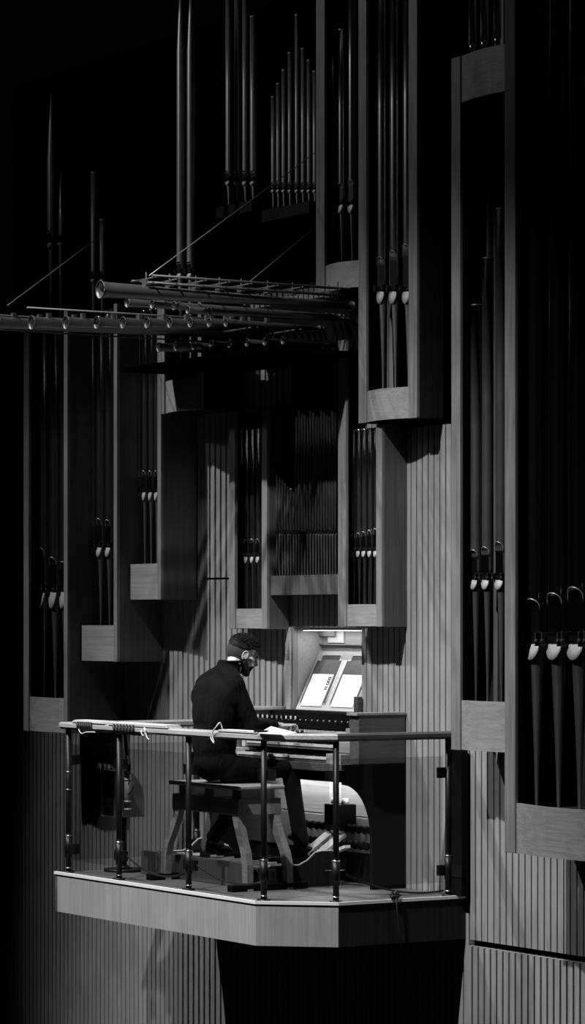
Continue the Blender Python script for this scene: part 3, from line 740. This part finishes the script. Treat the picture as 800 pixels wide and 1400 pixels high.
# ------------------------------------------------------------ organist
def remesh(mb, name, vox, smooth_it=6, fac=.5):
    me = bpy.data.meshes.new('tmp'); bmesh.ops.recalc_face_normals(mb.bm, faces=mb.bm.faces); mb.bm.to_mesh(me); mb.bm.free()
    ob = bpy.data.objects.new('tmp', me); COL.objects.link(ob)
    m = ob.modifiers.new('r', 'REMESH'); m.mode = 'VOXEL'; m.voxel_size = vox; m.use_smooth_shade = True
    m2 = ob.modifiers.new('s', 'SMOOTH'); m2.iterations = smooth_it; m2.factor = fac
    dg = bpy.context.evaluated_depsgraph_get(); ev = ob.evaluated_get(dg)
    out = bpy.data.meshes.new_from_object(ev); out.name = name
    bpy.data.objects.remove(ob); bpy.data.meshes.remove(me)
    return out
def mesh_obj(me, name, mats, parent, o, org=None):
    org = Vector(org)
    me.transform(Matrix.Translation(-org))
    me.materials.clear()
    for m in mats: me.materials.append(m)
    for p in me.polygons: p.use_smooth = True
    ob = bpy.data.objects.new(name, me); COL.objects.link(ob); ob['_o'] = tuple(org)
    if parent: ob.parent = parent
    else: ob.location = P(*org); ob.rotation_euler = (0, 0, RZ)
    return ob
def limb(b, pts, rs, seg=14):
    """smooth tapering limb with round joints, subdivided"""
    b.tube(pts, rs, seg)
    for p, r in zip(pts, rs): b.ball(p, r*.995, seg, 8)
porg = (-1.28, .48, .705)
# joints
J = dict(pel=(-1.28, .47, .82), waist=(-1.28, .46, 1.0), chest=(-1.28, .475, 1.22), neck=(-1.285, .565, 1.46),
         shR=(-1.10, .49, 1.375), shL=(-1.47, .49, 1.375), elR=(-1.03, .60, 1.10), elL=(-1.55, .60, 1.11),
         wrR=(-1.13, .86, 1.10), wrL=(-1.46, .87, 1.11),
         hipR=(-1.18, .50, .80), hipL=(-1.38, .50, .80), knR=(-1.12, .96, .79), knL=(-1.46, .93, .77),
         anR=(-1.04, 1.0, .30), anL=(-1.72, .70, .31))
HC = Vector((-1.292, .672, 1.60)); HR = (Matrix.Rotation(R(-16), 3, 'Z') @ Matrix.Rotation(R(-24), 3, 'X'))
def h(x, y, z): return tuple(HC + HR @ Vector((x, y, z))*1.05)
b = MB()
# head: skull, face, jaw, nose, ears, neck
b.ball(h(0, -.012, .025), (.077, .100, .092), 24, 16, HR); b.ball(h(0, .03, -.02), (.062, .070, .088), 20, 14, HR)
b.ball(h(0, .045, -.075), (.045, .050, .038), 16, 10, HR); b.ball(h(0, .088, -.098), (.020, .016, .016), 12, 8, HR)
b.tube([h(0, .093, .018), h(0, .112, -.012), h(0, .124, -.030)], [.009, .012, .013], 10); b.ball(h(0, .119, -.031), (.016, .014, .010), 10, 8, HR)
b.ball(h(0, .085, .038), (.050, .016, .014), 12, 8, HR)
b.ball(h(0, .098, -.058), (.022, .010, .006), 10, 6, HR); b.ball(h(0, .096, -.070), (.020, .010, .007), 10, 6, HR)
for sg in (-1, 1):
    b.ball(h(sg*.079, .004, -.012), (.007, .017, .028), 10, 8, HR); b.tube([h(sg*(.084+.003*math.sin(R(q*24))), .004+.019*math.cos(R(q*24)), -.010+.031*math.sin(R(q*24))) for q in range(-2, 12)], .0055, 6); b.ball(h(sg*.030, .083, .014), (.014, .011, .011), 10, 8, HR)
    b.ball(h(sg*.045, .062, -.018), (.018, .022, .022), 10, 8, HR)
limb(b, [J['neck'], (-1.288, .60, 1.51), h(0, -.025, -.04)], [.066, .060, .057])
# trunk and limbs
b.ball(J['pel'], (.17, .13, .12), 20, 12); b.ball(J['waist'], (.145, .11, .17), 20, 12); b.ball(J['chest'], (.175, .125, .20), 20, 12)
b.tube([J['shL'], (-1.285, .52, 1.41), J['shR']], [.065, .075, .065], 14)
for q in 'RL':
    limb(b, [J['sh'+q], J['el'+q], J['wr'+q]], [.055, .043, .027]); limb(b, [J['hip'+q], J['kn'+q], J['an'+q]], [.085, .058, .038])
    d = 1 if q == 'R' else -1
    wr = Vector(J['wr'+q]); palm = wr + Vector((-.01*d, .055, -.004))
    b.ball(tuple(palm), (.040, .050, .017), 16, 10)
    b.tube([tuple(wr), tuple(palm)], [.025, .022], 12)
    # four fingers curved onto the keys and a thumb leaving the side of the palm
    for k, (dx, L) in enumerate(((-.030, .072), (-.010, .082), (.010, .077), (.030, .060))):
        p = palm + Vector((-dx*d, .040, .0)); kn = p + Vector((-dx*.2*d, L*.42, .008)); k2 = kn + Vector((0, L*.32, -.012)); tp = k2 + Vector((0, L*.12, -.024))
        limb(b, [tuple(p), tuple(kn), tuple(k2), tuple(tp)], [.0098, .0092, .0086, .0078], 8)
    th = palm + Vector((-.030*d, -.010, -.004)); limb(b, [tuple(th), tuple(th+Vector((-.026*d, .026, -.006))), tuple(th+Vector((-.030*d, .054, -.014)))], [.0125, .0105, .009], 8)
    an = Vector(J['an'+q]); fd = Vector((.02*d, 1, 0)).normalized() if q == 'R' else Vector((-.25, .9, -.1)).normalized()
    limb(b, [tuple(an), tuple(an+Vector((0, -.01, -.06))), tuple(an+fd*.12+Vector((0, 0, -.085)))], [.037, .034, .026])
me = remesh(b, 'person', .0042, 4, .5)
man = mesh_obj(me, 'person', [M['skin']], None, None, porg)
tag(man, 'bearded person in a black suit seated on the bench, head bowed towards the keys', 'person')
# jacket
b = MB()
b.ball((-1.28, .455, .84), (.195, .155, .13), 20, 12); b.ball((-1.28, .44, 1.0), (.185, .150, .20), 20, 12); b.ball((-1.28, .465, 1.20), (.215, .165, .225), 24, 14)
b.ball((-1.28, .48, 1.33), (.21, .150, .125), 20, 12); b.ball((-1.375, .455, 1.19), (.11, .125, .21), 16, 12); b.ball((-1.15, .43, 1.20), (.11, .125, .21), 16, 12)
b.ball((-1.42, .46, 1.30), (.12, .11, .12), 16, 12); b.ball((-1.14, .46, 1.30), (.12, .11, .12), 16, 12)
b.tube([(-1.475, .49, 1.385), (-1.38, .515, 1.435), (-1.285, .54, 1.465), (-1.19, .515, 1.435), (-1.095, .49, 1.385)], [.078, .075, .078, .075, .078], 14)
b.ball((-1.475, .49, 1.375), .083, 14, 10); b.ball((-1.095, .49, 1.375), .083, 14, 10)
b.tube([(-1.286, .54, 1.43), (-1.290, .568, 1.545)], [.095, .080], 18); b.tube([(-1.44, .50, 1.40), (-1.29, .56, 1.50), (-1.13, .50, 1.40)], [.07, .055, .07], 12)
for q in 'RL':
    limb(b, [J['sh'+q], J['el'+q], tuple(Vector(J['wr'+q])+Vector((0, -.03, 0)))], [.079, .062, .044])
b.ball((-1.28, .50, .80), (.20, .17, .09), 20, 12)
me = remesh(b, 'jacket', .006, 26, .6)
jk = mesh_obj(me, 'jacket', [M['suit']], man, None, porg)
b = MB()
# lapels / collar band, folds
b.tube([(-1.286+.080*math.cos(a), .575+.078*math.sin(a), 1.545) for a in [R(200+i*14) for i in range(24)]][:20], .010, 8); b.build('collar', M['suit'], man)
b = MB(); b.tube([(-1.288+.068*math.cos(R(i*18)), .590+.066*math.sin(R(i*18)), 1.52) for i in range(21)], .010, 8); b.build('shirt_collar', M['suit'], man)
for q in 'RL':
    wr = Vector(J['wr'+q]); b = MB(); b.tube([tuple(wr+Vector((0, -.035, 0))), tuple(wr+Vector((0, -.008, 0)))], [.035, .033], 14); tag(b.build('shirt_cuff', M['shirt'], man), 'white shirt cuff')
# trousers
b = MB()
for q in 'RL': limb(b, [J['hip'+q], J['kn'+q], tuple(Vector(J['an'+q])+Vector((0, 0, -.01)))], [.104, .078, .056])
b.ball((-1.28, .49, .81), (.18, .15, .10), 20, 12)
me = remesh(b, 'trousers', .006, 4, .5); mesh_obj(me, 'trousers', [M['suit']], man, None, porg)
# shoes
for q in 'RL':
    an = Vector(J['an'+q]); fd = Vector((.15, 1, -.12)).normalized() if q == 'R' else Vector((-.25, .9, -.22)).normalized()
    base = an+Vector((0, 0, -.085))
    rot = fd.to_track_quat('Y', 'Z').to_matrix()
    b = MB(); b.ball(tuple(base+fd*.10), (.046, .10, .032), 18, 10, rot); b.ball(tuple(base-fd*.01+Vector((0, 0, .008))), (.042, .055, .042), 16, 10, rot)
    b.ball(tuple(base+fd*.04+Vector((0, 0, .02))), (.038, .06, .035), 16, 10, rot)
    b.bar(tuple(base-fd*.055+Vector((0, 0, -.032))), tuple(base-fd*.005+Vector((0, 0, -.034))), .06, .022)
    me = remesh(b, 'shoe', .004, 3, .5); mesh_obj(me, 'shoe', [M['black']], man, None, porg)
# hair: cap over the skull, short at sides
b = MB()
b.ball(h(0, -.012, .036), (.083, .106, .092), 32, 24, HR)
me_b = b
for f in list(b.bm.faces):
    pass
inv = HR.inverted()
dele = []
for vtx in b.bm.verts:
    l_ = (inv @ (vtx.co - HC))/1.05
    line = .052 if l_.y > .05 else (.012 + .040*max(0, (l_.y+.01)/.06) if l_.y > -.01 else .012) + .006*math.sin(40*l_.x+30*l_.y)
    if l_.z < line: dele.append(vtx)
bmesh.ops.delete(b.bm, geom=dele, context='VERTS')
bmesh.ops.solidify(b.bm, geom=b.bm.faces[:], thickness=.006)
for k in range(900):
    th = random.uniform(0, 2*math.pi); ph = random.uniform(0, 1.55)
    x, y, z = .083*math.sin(ph)*math.cos(th), -.012+.106*math.sin(ph)*math.sin(th), .036+.092*math.cos(ph)
    if y > .055 and z < .078: continue
    if z < .05 and random.random() < .5: continue
    L = .014 if z > .07 else .005
    nn = Vector((x, y, (z-.03)*1.2)).normalized()
    a_ = Vector((x, y, z)) - nn*.002; m_ = a_ + nn*L*.7 + Vector((random.uniform(-.003, .003), .004, .002)); c_ = m_ + nn*L*.3 + Vector((random.uniform(-.004, .004), .010 if z > .06 else -.002, random.uniform(-.003, .003)))
    b.tube([h(*a_), h(*m_), h(*c_)], [.0032, .0026, .0008], 4)
b.build('hair', M['hair'], man, smooth=True)
# short clipped sides and nape
b = MB(); b.ball(h(0, -.014, .012), (.0795, .1035, .098), 32, 24, HR)
dele = []
for vtx in b.bm.verts:
    l_ = (inv @ (vtx.co - HC))/1.05
    lo = -.094 if l_.y < -.03 else -.094+(l_.y+.03)/.03*.07
    if l_.z > .05 or l_.z < lo or l_.y > .04: dele.append(vtx)
bmesh.ops.delete(b.bm, geom=dele, context='VERTS')
b.build('clipped_hair', M['fade'], man, smooth=True)
# beard
b = MB()
b.ball(h(0, .052, -.088), (.052, .052, .040), 18, 12, HR); b.ball(h(0, .078, -.108), (.032, .028, .024), 14, 10, HR)
for sg in (-1, 1):
    limb(b, [h(sg*.068, .012, -.005), h(sg*.062, .022, -.05), h(sg*.04, .055, -.085)], [.012, .020, .026])
    limb(b, [h(0, .108, -.047), h(sg*.022, .098, -.054), h(sg*.034, .085, -.075)], [.006, .008, .012], 8)
me = remesh(b, 'beard', .004, 2, .4); mesh_obj(me, 'beard', [M['beard']], man, None, porg)
b = MB()
for sg in (-1, 1):
    b.tube([h(sg*(.032+.022*math.cos(R(i*24))), .108-.004*abs(math.cos(R(i*24))), .012+.018*math.sin(R(i*24))) for i in range(16)], .0016, 5)
    b.tube([h(sg*.054, .103, .016), h(sg*.076, .06, .014), h(sg*.082, .0, .008)], .0016, 5)
b.tube([h(-.010, .108, .014), h(0, .112, .016), h(.010, .108, .014)], .0016, 5)
tag(b.build('glasses', M['glasses'], man), 'thin framed glasses')
for sg in (-1, 1):
    b = MB(); b.tube([h(sg*.014, .098, .036), h(sg*.034, .098, .041), h(sg*.052, .084, .036)], [.003, .004, .002], 6); b.build('eyebrow', M['hair'], man)
    b = MB(); b.ball(h(sg*.030, .089, .013), (.009, .008, .006), 10, 8, HR); b.build('eye', M['black'], man)

# ------------------------------------------------------------ balustrade
br = thing('balustrade', (-1.2, .08, 0), 'wooden handrail on black posts with glass panels round the balcony edge', 'balustrade')
ZR = 1.095
path = [(-2.74, 1.20), (-2.74, .07), (-.04, .07), (.295, .43), (.295, 1.385)]
def railseg(a, b_, a_out, b_out, wd=.105, h_=.05):
    pass
def offset_path(pts, d):
    out = []
    for i, p in enumerate(pts):
        p = Vector(p)
        if i == 0: t = (Vector(pts[1])-p).normalized(); n = Vector((-t.y, t.x)); out.append(p+n*d); continue
        if i == len(pts)-1: t = (p-Vector(pts[i-1])).normalized(); n = Vector((-t.y, t.x)); out.append(p+n*d); continue
        t0 = (p-Vector(pts[i-1])).normalized(); t1 = (Vector(pts[i+1])-p).normalized()
        n0 = Vector((-t0.y, t0.x)); n1 = Vector((-t1.y, t1.x)); m = (n0+n1).normalized()
        out.append(p + m*d/m.dot(n0))
    return out
prof = [(-.052, -.012), (-.052, -.036), (-.040, -.050), (.040, -.050), (.052, -.036), (.052, -.012), (.040, 0), (-.040, 0)]
for i in range(len(path)-1):
    b = MB(); rings = [[], []]
    for d, dz in prof:
        op = offset_path(path, d)
        rings[0].append(b.bm.verts.new((op[i].x, op[i].y, ZR+dz))); rings[1].append(b.bm.verts.new((op[i+1].x, op[i+1].y, ZR+dz)))
    k = len(prof)
    for j in range(k): b.bm.faces.new((rings[0][j], rings[0][(j+1) % k], rings[1][(j+1) % k], rings[1][j]))
    b.bm.faces.new(rings[0]); b.bm.faces.new(rings[1])
    b.build('handrail', M['rail'] if i < 3 else M['console'], br)  # right run in darker wood, its shade put into the colour
posts = [(-2.74, .07), (s_at(163, .07), .07), (s_at(258, .07), .07), (-.04, .085), (.295, .43), (.295, 1.32), (-2.74, 1.15)]
for s, v in posts:
    b = MB(); b.tube([(s, v, .001), (s, v, .012)], .045, 16); b.tube([(s, v, .012), (s, v, ZR-.045)], .0205, 16); p_ = b.build('post', M['black_metal'], br)
    b = MB(); b.tube([(s, v, .11), (s, v, .26)], .027, 16); b.build('post_sleeve', M['black_metal'], p_)
    for zz in (.03, .265) if s > -2 else (.03, .265, .60, .73):
        b = MB(); b.tube([(s, v, zz), (s, v, zz+.006)], .0225 if zz != .265 else .028, 16); b.build('post_ring', M['steel'], p_)
def glass_panel(a, b_):
    a = Vector(a); b_ = Vector(b_); d = (b_-a).normalized(); a2 = a+d*.045; b2 = b_-d*.045
    m = MB(); wallseg(m, a2, b2, .01, .09, .93); g = m.build('glass_panel', M['glass'], br)
    for p, sg in ((a2, 1), (b2, -1)):
        for zz in (.17, .82):
            m = MB(); m.box((0, 0, 0), (.001, .001, .001)); m.bm.clear()
            c1 = p - d*sg*.03; c2 = p + d*sg*.03
            wallseg(m, c1 if sg > 0 else c2, c2 if sg > 0 else c1, .03, zz-.035, zz+.035); m.build('clamp', M['black_metal'], br)
for i in range(5): glass_panel(posts[i], posts[i+1])
glass_panel(posts[6], posts[0])

# black steel post between the balcony and the wall, under the tall right tower
sk = thing('steel_column', (.345, 1.35, 0), 'black steel column at the right end of the balustrade', 'column')
MB().box((.30, 1.33, .004), (.43, 1.385, .985), .004).build('shaft', M['black'], sk)
MB().box((.29, 1.325, .13), (.44, 1.329, .21)).build('plate', M['black_metal'], sk)

# ------------------------------------------------------------ loose things on the rail
def on_rail(px, v=.07): return s_at(px, v)
def flat_thing(name, pa, pb, v0, v1, z0, z1, mat, label, cat, bev=.004, curl=0):
    a, c = on_rail(pa), on_rail(pb); m = MB(); m.box((a, v0, ZR+z0), (c, v1, ZR+z1), bev)
    return tag(m.build(name, mat), label, cat)
def paper_stack(name, pa, pb, v0, v1, n, label, cat, g=.0035):
    a, c = on_rail(pa), on_rail(pb); m = MB()
    for k in range(n):
        j = random.uniform(-.012, .012)
        m.box((a+j+.01*k, v0+random.uniform(-.006, .006), ZR+.001+g*k), (c+j-.008*k, v1, ZR+.001+g*(k+.85)))
    return tag(m.build(name, M['white']), label, cat)
paper_stack('folded_paper', 106, 152, .02, .13, 6, 'short stack of white papers on the far left of the handrail', 'paper')
paper_stack('folded_paper', 156, 238, .015, .13, 4, 'long white papers lying on the handrail between the left posts', 'paper', .005)
paper_stack('folded_paper', 306, 360, .02, .12, 3, 'white papers on the handrail beside the organist\'s back', 'paper', .004)
m = MB(); a = on_rail(356); m.tube([(a, .03, ZR+.012), (a+.13, .05, ZR+.014)], [.013, .009], 10); tag(m.build('marker_pen', M['black']), 'thick black pen on the handrail in front of the organist', 'pen')
m = MB(); a = on_rail(362); c = on_rail(400)
vs = [m.bm.verts.new(p) for p in ((a, .02, ZR+.002), (c, .03, ZR+.002), (c-.02, .115, ZR+.012), (a+.01, .11, ZR+.045), (a, .022, ZR+.004), (c, .032, ZR+.004), (c-.02, .117, ZR+.014), (a+.01, .112, ZR+.047))]
for f in ((3,2,1,0),(4,5,6,7),(0,1,5,4),(1,2,6,5),(2,3,7,6),(3,0,4,7)): m.bm.faces.new([vs[i] for i in f])
tag(m.build('loose_sheet', M['white']), 'single white sheet curling up on the handrail before the keys', 'paper')
def loop_cord(pts, r, label, name='white_cord', mat='cord'):
    # smooth through points
    out = []
    n = len(pts)
    for i in range(n-1):
        p0_, p1_, p2_, p3_ = [Vector(pts[min(max(j, 0), n-1)]) for j in (i-1, i, i+1, i+2)]
        for t in (0, .25, .5, .75):
            out.append(.5*((2*p1_)+(-p0_+p2_)*t+(2*p0_-5*p1_+4*p2_-p3_)*t*t+(-p0_+3*p1_-3*p2_+p3_)*t**3))
    out.append(Vector(pts[-1])); m = MB(); m.tube(out, r, 6)
    return tag(m.build(name, M[mat]), label, 'cord')
def rp(px, y, v):       # a point on the outside of the rail
    s = s_at(px, v); return (s, v, z_at(y, s, v))
loop_cord([rp(291, 1000, .005), rp(288, 1008, .003), rp(293, 1016, .003), rp(290, 1003, .0), rp(296, 993, .0), rp(301, 988, .02), rp(304, 996, .06), rp(306, 998, .1)], .004, 'white cord looped over the handrail behind the organist')
loop_cord([rp(196, 994, .06), rp(193, 1000, .008), rp(196, 1006, .005), rp(199, 999, .005), rp(197, 995, .008), rp(201, 1008, .005), rp(204, 1011, .003)], .004, 'white cord tied around the handrail at the end of the long papers')
loop_cord([rp(109, 992, .05), rp(108, 998, .006), rp(112, 1003, .004), rp(118, 1001, .004), rp(130, 1001, .004)], .004, 'white cord tied round the handrail below the short paper stack')
# dark tape bundles on the rail
for i, (pa, pb) in enumerate(((116, 134), (166, 192))):
    a, c = on_rail(pa), on_rail(pb); m = MB()
    for k in range(7):
        s = a+(c-a)*k/6; v0 = .008; pts = [(s, v0, ZR+.003), (s+.01, v0-.002, ZR-.03), (s, .016, ZR-.056), (s, .07, ZR-.06), (s, .127, ZR-.05), (s, .131, ZR-.01), (s, .12, ZR+.005), (s, .05, ZR+.006), (s, v0, ZR+.003)]
        m.tube(pts, .009, 6)
    tag(m.build('cable_wrap', M['cable']), ['black cable wrapped round the handrail under the short papers', 'black cable wrapped round the handrail beside the second post'][i], 'cable')
# hanging cable bundle and grey cylinder by the second post
hs = s_at(173, .12)
loop_cord([(hs-.02, .12, ZR-.06), (hs-.01, .13, .9), (hs+.02, .13, .80), (hs, .13, .72)], .014, 'thick black cable bundle hanging from the handrail by the second post', 'hanging_cable', 'cable')
loop_cord([(hs, .12, .60), (hs+.06, .12, .62), (hs+.10, .12, .66), (hs+.07, .12, .70), (hs+.02, .12, .68)], .004, 'small black cable loop beside the grey cylinder', 'cable_loop', 'cable')
cy = thing('grey_cylinder', (hs, .13, .48), 'light grey plastic cylinder hanging on a cable beside the second post', 'cylinder')
MB().tube([(hs, .13, .49), (hs, .13, .77)], .024, 18).build('shell', M['grey'], cy)
for zz in (.49, .545, .70, .755):
    MB().tube([(hs, .13, zz), (hs, .13, zz+.014)], .027, 18).build('band', M['wire'], cy)
# floor cables
def hang(pa, pb, va, vb, za, zb, sag, label):
    cable((s_at(pa, va), va, za), (s_at(pb, vb), vb, zb), .007, label, 'cable', sag, 'drooping_cable', 'cable')
hang(168, 257, .09, .09, .20, .12, .09, 'black cable drooping from the second to the third post')
hang(262, 358, .09, .09, .20, .12, .07, 'black cable drooping from the third to the fourth post')
hang(466, 606, .5, 1.25, .19, .04, .06, 'black cable running from the corner post to the right end')
# lump of black tape on the balcony edge with a cable down the front
tp = thing('tape_knot', (.36, .80, .0), 'ragged knot of black tape on the right balcony edge with hanging tail', 'tape')
vt = v_at(541, .385)
m = MB(); m.ball((.375, vt, .022), (.02, .04, .02), 10, 6)
for k in range(9):
    a = R(k*40); m.tube([(.375, vt, .02), (.375+.01*math.sin(a), vt+.05*math.cos(a), .03+.035*abs(math.sin(a)))], [.012, .004], 5)
m.build('knot', M['cable'], tp)
m = MB(); m.tube([(.39, vt, .02), (.392, vt+.01, -.1), (.392, vt+.02, -.2), (.392, vt+.03, -.33)], .004, 6); m.build('tail', M['cable'], tp)

# black loudspeaker standing at the left end of the balcony
ls = s_at(140, .75); 
sp = thing('stage_speaker', (-2.52, .62, .0), 'black rounded loudspeaker on a stand at the left end of the balcony', 'loudspeaker')
pts = []
for i in range(13):
    a = math.pi/2*i/12; pts.append((.40+.18*math.sin(a), .50+.24*math.cos(a)))
pts = [(.33, .74)] + pts + [(.58, .40), (.33, .40)]
m = MB(); m.prism(pts, 'x', -2.72, -2.52); m.build('cabinet', M['frame'], sp)
m = MB(); m.box((-2.71, .325, .42), (-2.53, .3295, .72), .004); m.build('grille', M['black'], sp)
m = MB(); m.tube([(-2.61, .46, .05), (-2.61, .46, .40)], .02, 12); m.build('stand_pole', M['black_metal'], sp)
m = MB(); m.tube([(-2.61, .46, .001), (-2.61, .46, .02)], .15, 20); m.tube([(-2.61, .46, .02), (-2.61, .46, .05)], [.06, .02], 14); m.build('stand_base', M['black_metal'], sp)
for o in list(bpy.data.objects):
    if '_o' in o: del o['_o']
